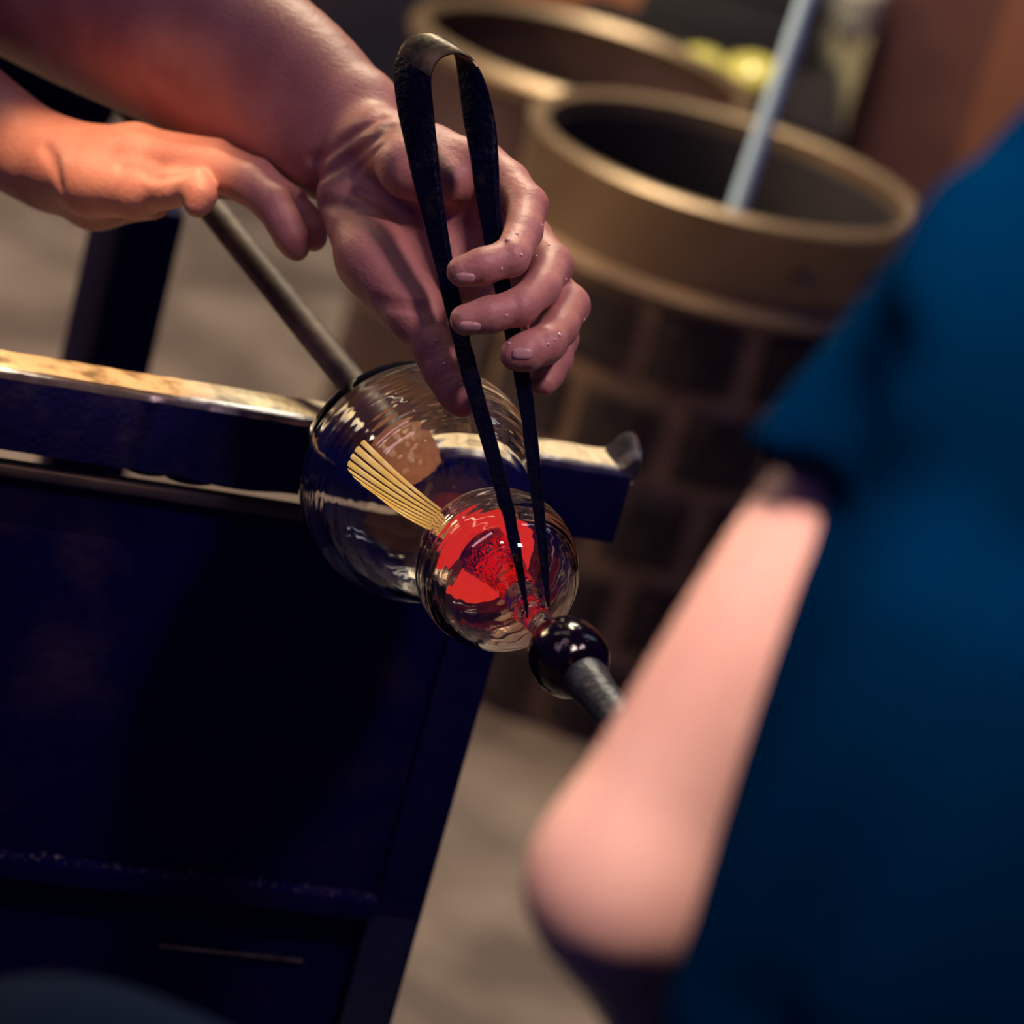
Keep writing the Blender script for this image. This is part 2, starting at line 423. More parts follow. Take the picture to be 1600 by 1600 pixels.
fs.append(tuple(range(np_))); mi.append(0); fs.append(tuple(nseg * np_ + q for q in range(np_))[::-1]); mi.append(0)
rail = mesh('rail', vs, fs, [STEEL_BLACK, RAIL_TOP, RAIL_EDGE], bench)
rail.data.polygons.foreach_set('material_index', mi[:len(rail.data.polygons)]); auto_smooth(rail, 30)
rail['label'] = 'flat steel rail with worn yellowish top'
# drips of scale on the lower edge of the rail
for (px, w, h) in ((232, 0.013, 0.004), (300, 0.016, 0.0055), (322, 0.009, 0.004)):
    q = onplane(px, 738 + (px - 232) * 0.15, F0, RN); s0 = float(np.dot(q - F0, RD))
    bm = bmesh.new(); bmesh.ops.create_uvsphere(bm, u_segments=12, v_segments=8, radius=1)
    for v in bm.verts: v.co = Vector(br(s0, 0.005, ZR - RH)) + Vector(RD * v.co.x * w + RN * v.co.y * 0.004 + UZ * v.co.z * h)
    from_bm('scale_drip', bm, STEEL_BLACK, bench, True)
# upturned stop at the rail end
stop_prof = [(-0.010, 0.0), (-0.006, 0.004), (-0.003, 0.0095), (0.001, 0.0125), (0.004, 0.0115), (0.0055, 0.006), (0.006, -0.004), (0.004, -0.012), (-0.004, -0.006)]
rows = []
for t, sc in ((0.001, 0.55), (0.006, 0.85), (0.014, 1.0), (0.024, 1.05), (0.031, 0.8)):
    rows.append((br(RLEN, t, ZR), RD * sc, UZ * sc))
sweep('rail_stop', rows, stop_prof, [RAIL_EDGE], bench)
# side panel, lip, posts, ledge, lower board
GAP = 0.0085
ZP = ZR - RH - GAP
CORN = onplane(822, 850, F0, RN); SC = float(np.dot(CORN - F0, RD))
def bbox(name, s0, s1, t0, t1, z0, z1, m, bev=0.0015, par=None):
    return auto_smooth(from_bm(name, box_bm(br(s0, t0, z0), RD * (s1 - s0), RN * (t1 - t0), UZ * (z1 - z0), bev), m, par or bench), 35)
LEDZ = onplane(280, 1365, F0, RN)[2]
LIP = mat('panel_lip', (0.040, 0.032, 0.040), 0.55, 0.3, noise=(60, (0.02, 0.018, 0.03), 0.4, 0.7))
bbox('side_panel', -0.35, SC - 0.026, 0.004, 0.008, LEDZ, ZP - 0.004, PANEL, 0)
bbox('panel_lip', -0.35, SC, 0.0, 0.011, ZP - 0.006, ZP, LIP, 0.001)
bbox('corner_post', SC - 0.028, SC, 0.0, 0.028, 0.0, ZP - 0.006, STEEL_BLACK, 0.0012)
bbox('shelf_ledge', -0.35, SC - 0.028, -0.007, 0.010, LEDZ - 0.012, LEDZ, PANEL, 0.0012)
bbox('lower_board', -0.35, SC - 0.028, 0.006, 0.011, 0.25, LEDZ - 0.012, PANEL, 0)
zb = onplane(360, 1495, F0, RN)[2]
bbox('seam_strip', float(np.dot(onplane(250, 1483, F0, RN) - F0, RD)), float(np.dot(onplane(475, 1507, F0, RN) - F0, RD)), 0.0035, 0.006, zb - 0.0008, zb + 0.0008, RAIL_EDGE, 0)
sa, sb = float(np.dot(onplane(88, 715, F0, RN) - F0, RD)), float(np.dot(onplane(172, 725, F0, RN) - F0, RD))
bbox('rail_support', sa, sb, 0.006, 0.026, ZP - 0.03, ZR - RH, STEEL_BLACK)
bbox('rail_support', SC - 0.04, SC - 0.004, 0.006, 0.026, ZP - 0.03, ZR - RH, STEEL_BLACK)
pl_ = float(np.dot(onplane(556, 1500, F0, RN) - F0, RD)); pr_ = float(np.dot(onplane(631, 1500, F0, RN) - F0, RD))
zt = onplane(590, 1430, F0, RN)[2]
bbox('hinge_plate', pl_, pr_, -0.0025, 0.0, zt - 0.12, zt, mat('blue_grey_plate', (0.006, 0.012, 0.045), 0.5, 0.2, noise=(120, (0.010, 0.018, 0.055), 0.4, 0.7)), 0.0006)
# chips of glass that gathered on the ledge
vs, fs = [], []
for k in range(520):
    s = rng.uniform(-0.08, SC - 0.03); t = rng.uniform(-0.0062, 0.003); r = 0.0005 + 0.0016 * rng.random() ** 4
    c = br(s, t, LEDZ + r * 0.6); b = len(vs)
    d = rng.normal(size=(4, 3)); d /= np.linalg.norm(d, axis=1)[:, None]
    vs += [c + r * q for q in d]; fs += [(b, b + 1, b + 2), (b, b + 2, b + 3), (b, b + 3, b + 1), (b + 1, b + 3, b + 2)]
chips = mesh('glass_chips', vs, fs, mat('glass_chip', (0.02, 0.022, 0.04), 0.12, 0.0, noise=(400, (0.20, 0.19, 0.17), 0.46, 0.58), coat=0.6))
tag(chips, 'tiny glittering glass chips scattered along the dark bench ledge', 'glass chips', kind='stuff')
# far post of the bench
FP = P(206, 470, 2.25)
def post(name, c, w, z1, par, m):
    return auto_smooth(from_bm(name, box_bm(np.array([c[0], c[1], 0]) - RD * w / 2 - RN * w / 2, RD * w, RN * w, UZ * z1, 0.002), m, par), 35)
post('far_post', FP, 0.040, P(260, 300, 2.25)[2], bench, STEEL_BLACK)
LIT_SIDE = mat('post_lit_side', (0.22, 0.20, 0.22), 0.5, 0.2)  # pale strip puts the lit left side of the post into colour
FQ = FP - RD * 0.030
from_q = box_bm(np.array([FQ[0], FQ[1], 0]) - RD * 0.010, RD * 0.0185, RN * 0.006, UZ * P(260, 300, 2.25)[2], 0.001)
from_bm('lit_side_strip', from_q, LIT_SIDE, bench)

# ================================================================== blowpipe, glass, punty
def tube(name, a, b, ra, rb, m, parent=None, n=24, bumps=0.0, seg=24, hollow=False):
    a, b = np.asarray(a), np.asarray(b); L = np.linalg.norm(b - a)
    prof = [(0, 0)] + [(L * k / seg, (ra + (rb - ra) * k / seg) * (1 + bumps * math.sin(k * 1.7) * rng.random())) for k in range(seg + 1)] + [(L, 0)]
    return lathe(name, a, b - a, prof, m, parent, n)
pipe_end = P(602, 664, 1.642)
pipe_far = P(330, 325, 1.745)
pdir = (pipe_far - pipe_end) / np.linalg.norm(pipe_far - pipe_end)
bp = empty('blowpipe', pipe_end, 'long grey brown steel blowpipe under the flat palm, running to the large clear bubble', 'blowpipe')
tube('pipe_tube', pipe_end, pipe_end + pdir * 0.56, 0.0080, 0.0078, PIPE, bp, bumps=0.02, seg=30)
lathe('pipe_collar', pipe_end - pdir * 0.002, pdir, [(0, 0), (0, 0.0086), (0.012, 0.0092), (0.022, 0.0082), (0.022, 0)], PIPE, bp, 24)

C1, C2 = P(655, 752, 1.585), P(778, 891, 1.500)
R1, R2 = 190 * 1.585 / FPX, 129 * 1.500 / FPX
AX = (C2 - C1); LC = np.linalg.norm(AX); AX = AX / LC
vessel = empty('blown_glass', C1, 'clear blown glass of one large and one small bubble with red and yellow inside', 'glass')
def twin_profile(off):
    """outline of the two bubbles along their axis, inset by off, waist between them"""
    out = []
    r1, r2 = R1 - off, R2 - off
    ts = np.concatenate([-R1 + off + (R1 - off) * (1 - np.cos(np.linspace(0, math.pi / 2, 54))), np.linspace(0.002, LC - 0.002, 110),
                         LC + r2 * np.sin(np.linspace(0, 1.335, 50))])
    w = 0.013 - off
    for s in ts:
        a = math.sqrt(max(0, r1 * r1 - s * s)); b = math.sqrt(max(0, r2 * r2 - (s - LC) ** 2))
        k = 0.006; m = max(a, b); h = max(k - abs(a - b), 0) / k; m = m + h * h * k * 0.25
        if 0 < s < LC: m = max(m, w)
        edge = min(1.0, (s + R1) / 0.02)
        m += edge * (0.000055 * math.sin(s * 620 + 40 * off * 100) + 0.000022 * math.sin(s * 1430 + 2) + 0.0004 * math.sin(s * 95 + 900 * off)) * (1 if off == 0 else 1.3)
        out.append((float(s), float(m)))
    return out
outer = twin_profile(0.0)
neck_r = outer[-1][1]
prof = [(outer[0][0], 0.0)] + outer[1:]
inner = twin_profile(0.0022)
inner = [(s, r) if s < LC * 0.58 else (s, max(r - 0.0016, 0.004)) for s, r in inner]
ob = lathe('bubble_wall', C1, AX, prof + [(LC + R2 + 0.006, 0.0062)] + [(LC + R2 + 0.006, 0.0042)] + inner[::-1][:-1] + [(inner[0][0], 0.0)], [CLEAR, CLEAR_WARM], vessel, 128)
for p_ in ob.data.polygons:
    if (np.array(p_.center) - C1) @ AX > LC * 0.58: p_.material_index = 1
# amber gather at the back of the large bubble
g0 = C1 - AX * (R1 - 0.006); gc = P(632, 704, 1.612)
gd = gc - g0
bm = bmesh.new(); bmesh.ops.create_icosphere(bm, subdivisions=4, radius=1)
ga, gu, gv = frame_from(P(650, 724, 1.60) - P(600, 668, 1.637))
for v in bm.verts:
    c = v.co; q = 1 + 0.05 * math.sin(9 * c.x + 3) * math.cos(8 * c.y) + 0.03 * math.sin(17 * c.z)
    v.co = Vector(gc + (ga * c.x * 0.0215 + gu * c.y * 0.0165 + gv * c.z * 0.0165) * q)
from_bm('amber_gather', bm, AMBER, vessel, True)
# seed bubbles caught in the amber: little beads on its front, given a glow for missing light
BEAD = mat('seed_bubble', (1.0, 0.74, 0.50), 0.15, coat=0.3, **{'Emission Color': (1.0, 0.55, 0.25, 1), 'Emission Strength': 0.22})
for k in range(22):
    a = rng.uniform(0, 2 * math.pi); rr = rng.uniform(10, 36)
    q = gc + (math.cos(a) * _R - math.sin(a) * _U) * rr * 0.00032 - _f * math.sqrt(max(0.0, 0.0205 ** 2 - (rr * 0.00036) ** 2))
    bm = bmesh.new(); bmesh.ops.create_icosphere(bm, subdivisions=2, radius=0.0009 + 0.0008 * rng.random(), matrix=Matrix.Translation(Vector(q)))
    from_bm('seed_bubble', bm, BEAD, vessel, True)
# yellow canes fanned out in the wall of the large bubble
def on_ball(px, py, c, r, near=True):
    v = _f + (px - 800.0) / FPX * _R + (800.0 - py) / FPX * _U; vn = v / np.linalg.norm(v)
    b = vn @ (CAM - c); disc = b * b - ((CAM - c) @ (CAM - c) - r * r)
    return CAM + vn * (-b + (-1 if near else 1) * math.sqrt(max(disc, 0)))
heads = [(571, 686), (562, 695), (553, 707), (547, 718), (543, 730), (549, 741), (561, 753), (577, 766), (596, 778)]
tail0, tail1 = (696, 799), (666, 827)
nc = len(heads) - 1
rc = R1 + 0.0002
for i in range(nc):
    a0, a1 = np.array(heads[i], float), np.array(heads[i + 1], float)
    t0 = np.array(tail0) + (np.array(tail1) - np.array(tail0)) * i / nc
    t1 = np.array(tail0) + (np.array(tail1) - np.array(tail0)) * (i + 1) / nc
    g = 0.14
    p0, p1 = a0 + (a1 - a0) * g, a1 + (a0 - a1) * g
    q0, q1 = t0 + (t1 - t0) * g, t1 + (t0 - t1) * g
    rows = []
    for u in np.linspace(0, 1, 13):
        bow = math.sin(u * math.pi) * np.array([-2.0, 3.0])
        l, r = p0 + (q0 - p0) * u + bow, p1 + (q1 - p1) * u + bow
        L3, R3 = on_ball(*l, C1, rc), on_ball(*r, C1, rc)
        mid = (L3 + R3) / 2; n3 = (mid - C1) / np.linalg.norm(mid - C1)
        rows.append((mid, (R3 - L3) / 2, n3 * 0.0008))
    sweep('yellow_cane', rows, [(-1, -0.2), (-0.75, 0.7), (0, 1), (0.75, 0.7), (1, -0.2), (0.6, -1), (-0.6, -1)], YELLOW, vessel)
# red blossom in the small bubble: a thick shallow cup with a slit, standing on a crimson stem
RC = P(752, 862, 1.515)
to_cam = CAM - RC; to_cam /= np.linalg.norm(to_cam)
face = to_cam * 0.86 + _R * 0.26 - _U * 0.32; face /= np.linalg.norm(face)
fa, fu, fv = frame_from(face, _U)           # fu: sideways, fv: up in the cup's plane
rpx = 1.515 / FPX
vs, fs = [], []
prof = [(0.0, 0.26), (0.05, 0.45), (0.16, 0.70), (0.30, 0.90), (0.42, 1.0), (0.47, 0.97), (0.42, 0.86), (0.28, 0.70), (0.12, 0.48), (0.06, 0.26)]
NS = 56; A0 = math.radians(212); SLIT = math.radians(34)
for k in range(NS + 1):
    t = A0 + SLIT / 2 + (2 * math.pi - SLIT) * k / NS
    # angle t measured in the picture: 0 = right, 90 = up
    dirv = math.cos(t) * _R + math.sin(t) * _U; dirv = dirv - face * (dirv @ face); dirv /= np.linalg.norm(dirv)
    wob = 1 + 0.03 * math.sin(3 * t + 1) + 0.02 * math.sin(7 * t)
    for s, r in prof: vs.append(RC + face * (s * 26 * rpx - 8 * rpx) + dirv * r * 84 * rpx * wob)
m_ = len(prof)
for k in range(NS):
    for i in range(m_):
        j = (i + 1) % m_; fs.append((k * m_ + i, k * m_ + j, (k + 1) * m_ + j, (k + 1) * m_ + i))
fs.append(tuple(range(m_))); fs.append(tuple(NS * m_ + i for i in range(m_))[::-1])
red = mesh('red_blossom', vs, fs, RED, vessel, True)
bm = bmesh.new(); bm.from_mesh(red.data); bmesh.ops.recalc_face_normals(bm, faces=bm.faces); bm.to_mesh(red.data); bm.free(); auto_smooth(red, 60)
red['label'] = 'red slit cup of glass, brightened by an added glow'
# crimson stem from the blossom to the neck
stem = spline([(752, 858, 1.512, 40), (778, 880, 1.500, 37), (800, 908, 1.488, 30), (818, 938, 1.476, 26), (834, 962, 1.464, 23), (851, 982, 1.454, 22), (868, 1000, 1.444, 27)], 30)
rows = []
for k, (px, py, d, r) in enumerate(stem):
    c = P(px, py, d); c2 = P(*stem[min(k + 1, 29)][:3]); c1 = P(*stem[max(k - 1, 0)][:3])
    a, u, v = frame_from(c2 - c1); w = r * d / FPX * (1 + 0.10 * math.sin(k * 1.9) * math.exp(-k / 14))
    rows.append((c, u * w, v * w))
sweep('crimson_stem', rows[:13], circ(28), CRIMSON, vessel)
sweep('clear_neck', rows[13:], circ(28), NECK, vessel)

# punty: dark gather and pipe held by the helper
pa, pb = P(838, 968, 1.463), P(888, 1026, 1.437)
pd_ = (P(945, 1098, 1.405) - P(850, 980, 1.458)); pd_ /= np.linalg.norm(pd_)
punty = empty('punty', pb, 'steel punty with a glossy black cherry glass knob joined to the small bubble', 'punty')
kb = 0.0178
lathe('dark_gather', pb, pd_, [(-0.021, 0), (-0.0205, 0.0065), (-0.017, 0.0105), (-0.011, 0.0150), (-0.004, 0.0176), (0.003, 0.0180), (0.009, 0.0168), (0.0145, 0.0135), (0.018, 0.0100), (0.0185, 0)], BLACKGLASS, punty, 48)
pr = 0.0098
lathe('punty_rod', pb + pd_ * 0.010, pd_, [(0, 0), (0, pr * 1.0), (0.012, pr * 1.06), (0.018, pr * 0.98), (0.026, pr * 0.90), (0.034, pr * 0.95), (0.045, pr * 0.84), (0.07, pr * 0.84), (0.55, pr * 0.8), (0.55, 0)], PIPE_DARK, punty, 28)

# ================================================================== jacks (spring tongs)
DJ = lambda y: 1.458 + (0.052 * min(1, (965 - y) / 465.0)) + 0.010 * max(0, (500 - y) / 440.0)
legL = [(826, 966, 5), (813, 900, 14), (793, 800, 26), (767, 700, 31), (740, 605, 31), (716, 510, 33), (692, 405, 35), (672, 310, 40), (660, 240, 48), (650, 180, 58), (645, 130, 66)]
top = [(649, 98, 66), (663, 76, 62), (688, 68, 58), (713, 76, 56), (730, 98, 54)]
legR = [(739, 130, 52), (749, 190, 50), (757, 250, 42), (763, 310, 37), (775, 400, 33), (798, 505, 31), (816, 590, 30), (831, 700, 26), (842, 800, 22), (851, 890, 13), (857, 948, 5)]
path = spline([(x, y, w) for x, y, w in legL + top + legR], 150)
rows = []
for k, (x, y, w) in enumerate(path):
    d = DJ(y); c = P(x, y, d)
    x2, y2, _ = path[min(k + 1, 149)]; x1, y1, _ = path[max(k - 1, 0)]
    tang = P(x2, y2, DJ(y2)) - P(x1, y1, DJ(y1)); tang /= np.linalg.norm(tang)
    up = max(0.0, min(1.0, (260 - y) / 160.0))            # band turns its face near the spring loop
    wdir = -_R * (0.93 - 0.25 * up) + _U * (0.05 + 0.50 * up) + _f * (0.36 + 0.18 * up)
    wdir = wdir / np.linalg.norm(wdir)
    nrm = np.cross(tang, wdir); nrm /= np.linalg.norm(nrm)
    proj_w = math.hypot(wdir @ _R, (wdir @ _U) * up)
    hw = max(0.0008, w / 2 * d / FPX / max(0.6, proj_w)) * (0.80 if y > 420 else 0.80 + 0.20 * min(1, (420 - y) / 120.0))
    th = 0.0011 + 0.0016 * (1 - up) * min(1, (966 - y) / 200.0)
    rows.append((c, wdir * hw * (1 + 0.05 * rng.normal() * (y > 520)), nrm * th))
jacks = empty('jacks', P(840, 955, 1.46), 'blackened steel jacks with a sprung loop handle, gripped in the fist', 'tongs')
sect = [(-1, -0.4), (-0.8, -1), (0.8, -1), (1, -0.4), (1, 0.4), (0.8, 1), (-0.8, 1), (-1, 0.4)]
iL = next(k for k, p in enumerate(path) if p[1] < 104)
iR = max(k for k, p in enumerate(path) if p[1] < 92)
sweep('blade', rows[:iL + 1], sect, JACK_STEEL, jacks)
sweep('blade', rows[iR:], sect, JACK_STEEL, jacks)
sweep('spring_loop', rows[iL:iR + 1], sect, JACK_LIT, jacks)

# ================================================================== the glassblower: two bare arms
def A(px, py, d, r): return J(px, py, d, r)
right_arm = [
    [A(545, 222, 1.628, 66), A(430, 140, 1.665, 88), A(290, 55, 1.70, 116), A(130, -35, 1.74, 138), A(-60, -140, 1.80, 128)],
    [A(572, 186, 1.622, 58), A(480, 92, 1.650, 70), A(330, 0, 1.69, 90), A(160, -90, 1.74, 100)],
    [A(520, 262, 1.632, 54), A(420, 205, 1.672, 66), A(300, 130, 1.715, 84), A(150, 45, 1.75, 100), A(0, -35, 1.79, 108)],
]
palm = [
    [A(586, 216, 1.605, 46), A(672, 236, 1.572, 38), A(756, 256, 1.556, 33)],
    [A(572, 232, 1.603, 46), A(680, 285, 1.580, 36), A(782, 326, 1.562, 33)],
    [A(560, 258, 1.603, 44), A(680, 330, 1.582, 36), A(788, 396, 1.564, 33)],
    [A(548, 288, 1.600, 42), A(660, 380, 1.576, 36), A(776, 458, 1.560, 33)],
    [A(590, 215, 1.590, 42), A(640, 262, 1.556, 44), A(700, 286, 1.552, 34)],        # heel under the little finger
    [A(543, 318, 1.596, 46), A(584, 402, 1.566, 56), A(645, 478, 1.545, 42)],        # ball of the thumb
    [A(640, 400, 1.572, 46), A(700, 440, 1.566, 40)],
]
thumb = [A(600, 420, 1.556, 50), A(650, 492, 1.540, 38), A(680, 545, 1.533, 33), A(698, 578, 1.530, 34), A(716, 612, 1.526, 31), A(724, 628, 1.524, 24)]
pinky = [A(756, 252, 1.556, 33), A(795, 284, 1.545, 31), A(824, 322, 1.528, 32), A(818, 362, 1.508, 29), A(798, 402, 1.488, 29), A(755, 416, 1.483, 28), A(722, 424, 1.482, 25)]
ringf = [A(782, 326, 1.562, 33), A(830, 372, 1.553, 32), A(862, 414, 1.535, 33), A(846, 450, 1.508, 29), A(812, 480, 1.488, 29), A(765, 492, 1.482, 28), A(727, 500, 1.481, 25)]
middle = [A(788, 396, 1.564, 33), A(850, 436, 1.556, 32), A(888, 478, 1.540, 33), A(874, 512, 1.514, 29), A(852, 538, 1.492, 30), A(822, 550, 1.486, 29), A(806, 554, 1.485, 26)]
index = [A(776, 458, 1.560, 33), A(832, 492, 1.556, 32), A(872, 528, 1.545, 31), A(866, 560, 1.530, 28), A(856, 584, 1.518, 25), A(850, 598, 1.512, 22)]
fA = Field(*bounds(right_arm + palm + [thumb, pinky, ringf, middle, index], 0.014), 0.0014)
for c in right_arm: fA.chain(c, 0.012, 0.022)
for c in palm: fA.chain(c, 0.008, 0.011)
fA.chain(thumb, 0.005, 0.010)
for c in (pinky, ringf, middle, index): fA.chain(c, 0.0035, 0.0022)
# ulna knob at the wrist, knuckle pads
fA.chain([A(580, 152, 1.622, 30), A(584, 160, 1.622, 30)], 0.004, 0.012)
# creases: wrist folds, palm lines, finger joints
def crease(F, pix, d0, d1, r=0.0012, k=0.0025, lift=0.0002):
    pts = []
    for q in spline(pix, 4 * len(pix)):
        h = F.hit(q[0], q[1], d0, d1)
        if h is not None: pts.append((h + F.normal(h) * lift, r))
    if len(pts) > 1: F.chain(pts, 0.0, k, cut=True)
crease(fA, [(610, 196), (570, 230), (530, 258), (498, 276)], 1.45, 1.75, 0.0016, 0.004)
crease(fA, [(596, 182), (552, 210), (512, 238), (486, 250)], 1.45, 1.75, 0.0014, 0.004)
crease(fA, [(602, 222), (575, 246), (548, 275)], 1.45, 1.75, 0.0010, 0.003)
crease(fA, [(505, 318), (550, 322), (600, 336), (660, 345)], 1.45, 1.75, 0.0018, 0.005)
crease(fA, [(560, 300), (600, 320), (640, 360), (668, 420)], 1.45, 1.75, 0.0014, 0.004)
crease(fA, [(585, 466), (625, 474), (668, 478)], 1.45, 1.65, 0.0009, 0.003)
crease(fA, [(592, 478), (628, 484), (664, 488)], 1.45, 1.65, 0.0008, 0.003)
for (x, y) in ((790, 402), (803, 482), (846, 540)):
    crease(fA, [(x - 3, y - 26), (x + 4, y), (x, y + 26)], 1.44, 1.60, 0.0008, 0.003)
VR = fA.mesh(2)

left_arm = [
    [A(66, 240, 1.690, 62), A(0, 195, 1.705, 66), A(-140, 100, 1.75, 86), A(-330, -30, 1.83, 112), A(-520, -170, 1.93, 112)],
    [A(60, 262, 1.690, 50), A(-10, 228, 1.705, 54), A(-150, 150, 1.75, 66)],
]
lpalm = [
    [A(95, 250, 1.680, 50), A(210, 250, 1.650, 40), A(330, 264, 1.628, 33)],
    [A(95, 240, 1.695, 48), A(210, 236, 1.672, 40), A(335, 250, 1.652, 34)],
    [A(95, 246, 1.712, 46), A(210, 252, 1.700, 38), A(325, 262, 1.682, 33)],
    [A(95, 262, 1.725, 44), A(205, 268, 1.722, 36), A(305, 282, 1.708, 30)],
    [A(100, 282, 1.690, 54), A(150, 302, 1.676, 54), A(235, 308, 1.664, 36)],
    [A(95, 270, 1.672, 46), A(140, 285, 1.652, 46), A(212, 300, 1.634, 37)],
]
lthumb = [A(150, 290, 1.650, 42), A(214, 302, 1.632, 35), A(266, 296, 1.620, 28), A(304, 292, 1.612, 26), A(313, 306, 1.607, 24), A(308, 322, 1.606, 19)]
lindex = [A(330, 264, 1.628, 33), A(384, 286, 1.612, 31), A(426, 318, 1.602, 30), A(444, 348, 1.598, 27), A(456, 372, 1.598, 26), A(463, 388, 1.599, 21)]
lmid = [A(335, 252, 1.652, 34), A(400, 278, 1.634, 30), A(452, 318, 1.622, 27), A(474, 342, 1.617, 25), A(486, 362, 1.615, 24), A(490, 374, 1.615, 20)]
lring = [A(325, 262, 1.682, 33), A(380, 284, 1.664, 28), A(416, 304, 1.660, 25), A(428, 322, 1.660, 22)]
lpink = [A(305, 282, 1.708, 30), A(340, 284, 1.700, 25), A(366, 292, 1.694, 22)]
fL = Field(*bounds(left_arm + lpalm + [lthumb, lindex, lmid, lring, lpink], 0.014), 0.0016)
for c in left_arm: fL.chain(c, 0.012, 0.020)
for c in lpalm: fL.chain(c, 0.008, 0.010)
fL.chain(lthumb, 0.005, 0.007)
for c in (lindex, lmid, lring, lpink): fL.chain(c, 0.0035, 0.0022)
crease(fL, [(190, 260), (220, 262), (242, 276), (262, 274), (290, 268)], 1.5, 1.8, 0.0022, 0.004)
crease(fL, [(72, 232), (84, 258), (92, 290)], 1.5, 1.8, 0.0012, 0.006)
VL = fL.mesh(2)
# upper arms, chest, neck and head outside the frame, so that the arms belong to somebody
EL_R, EL_L = P(-60, -140, 1.80), P(-520, -170, 1.93)
SH_L, SH_R = P(-900, -560, 2.05), P(-620, -700, 2.42)
CH = (SH_L + SH_R) / 2
body_low = [
    [(EL_R, 0.049), ((EL_R + SH_R) / 2, 0.052), (SH_R, 0.060)],
    [(EL_L, 0.043), ((EL_L + SH_L) / 2, 0.050), (SH_L, 0.060)],
    [(SH_L, 0.055), (CH + UZ * 0.02, 0.075), (SH_R, 0.055)],
    [(CH + UZ * 0.02, 0.055), (CH + UZ * 0.13, 0.052)],
    [(CH + UZ * 0.17 + RD * 0.02, 0.078), (CH + UZ * 0.24 + RD * 0.015, 0.080)],
    [(CH + UZ * 0.135 + RD * 0.06, 0.035), (CH + UZ * 0.185 + RD * 0.085, 0.016), (CH + UZ * 0.20 + RD * 0.10, 0.012)],
]
fT = Field(*bounds(body_low, 0.02), 0.006)
for c in body_low: fT.chain(c, 0.02, 0.03)
VT = fT.mesh(1)
gaffer = empty('person', P(-700, 600, 2.15) * np.array([1, 1, 0]), 'seated glassblower, bare forearms over the rail, one fist gripping black jacks', 'person')
body = quick_mesh('body', [VR, VL, VT], SKIN_A, gaffer)
# dark shirt, trousers and hair
shirt_ch = [
    [(SH_L, 0.075), ((EL_L + 2 * SH_L) / 3, 0.072)], [(SH_R, 0.075), ((EL_R + 2 * SH_R) / 3, 0.072)],
    [(SH_L - UZ * 0.02, 0.070), (CH - UZ * 0.01, 0.095), (SH_R - UZ * 0.02, 0.070)],
    [(CH - UZ * 0.10, 0.15), (CH - UZ * 0.50 - RD * 0.05, 0.14)],
]
fS = Field(*bounds(shirt_ch, 0.03), 0.008)
for c in shirt_ch: fS.chain(c, 0.02, 0.05)
quick_mesh('work_shirt', [fS.mesh(1)], DARKCLOTH, gaffer)
HIP = CH - UZ * 0.52 - RD * 0.05
kneeA = J(150, 172, 2.28, 95); kneeB = J(-260, 190, 2.20, 120)
tr = [[(HIP, 0.14), (P(-300, 60, 2.34), 0.075), (P(40, 115, 2.30), 0.046), (P(118, 150, 2.30), 0.032)],
      [(P(118, 150, 2.30), 0.032), (P(60, 420, 2.38), 0.04)],
      [(HIP - RN * 0.10, 0.12), (kneeB[0] - UZ * 0.10, 0.075), (kneeB[0] - UZ * 0.10 + RN * 0.05, 0.07)]]
tr = tr[:1]
fK = Field(*bounds(tr, 0.03), 0.006)
for c in tr: fK.chain(c, 0.02, 0.03)
quick_mesh('work_trousers', [fK.mesh(1)], DARKCLOTH, gaffer)
HC = CH + UZ * 0.235 + RD * 0.005
fH = Field(HC - 0.14, HC + 0.14, 0.006)
fH.chain([(HC - RD * 0.01, 0.090), (HC - RD * 0.02 + UZ * 0.02, 0.088)], 0.01, 0.01)
fH.halfspace(HC + RD * 0.045 - UZ * 0.02, (RD * 0.8 - UZ * 0.6), HC - 0.14, HC + 0.14)
quick_mesh('hair', [fH.mesh(1)], HAIR, gaffer)
# fingernails
def nail(F, quad, d0, d1, nm='fingernail', lift=0.0005):
    """quad: four pixels root-left, root-right, tip-right, tip-left"""
    q = np.array(quad, float); nu, nv = 6, 7; pts = []
    for b in range(nv):
        for a in range(nu):
            u, v = a / (nu - 1), b / (nv - 1)
            u2 = 0.5 + (u - 0.5) * (1 - 0.55 * (2 * v - 1) ** 4)
            x = (q[0] * (1 - u2) + q[1] * u2) * (1 - v) + (q[3] * (1 - u2) + q[2] * u2) * v
            h = F.hit(x[0], x[1], d0, d1)
            if h is None: return
            n = F.normal(h); pts.append((h, n, u, v))
    vs = [h + n * (lift if 0 < u < 1 and 0 < v < 1 else -0.0002) for h, n, u, v in pts]
    m = len(vs); vs += [h - n * 0.0006 for h, n, u, v in pts]
    fs = []
    for b in range(nv - 1):
        for a in range(nu - 1):
            i = b * nu + a; fs.append((i, i + 1, i + nu + 1, i + nu)); fs.append((m + i, m + i + nu, m + i + nu + 1, m + i + 1))
    rim = [a for a in range(nu)] + [b * nu + nu - 1 for b in range(1, nv)] + [(nv - 1) * nu + a for a in range(nu - 2, -1, -1)] + [b * nu for b in range(nv - 2, 0, -1)]
    for i, j in zip(rim, rim[1:] + rim[:1]): fs.append((i, m + i, m + j, j))
    o = mesh(nm, vs, fs, NAIL, gaffer, True)
    bm = bmesh.new(); bm.from_mesh(o.data); bmesh.ops.recalc_face_normals(bm, faces=bm.faces); bm.to_mesh(o.data); bm.free()
nail(fA, [(744, 427), (742, 444), (709, 441), (710, 426)], 1.42, 1.6)
nail(fA, [(752, 503), (750, 521), (714, 518), (715, 502)], 1.42, 1.6)
nail(fA, [(834, 543), (832, 564), (798, 562), (799, 542)], 1.42, 1.6)
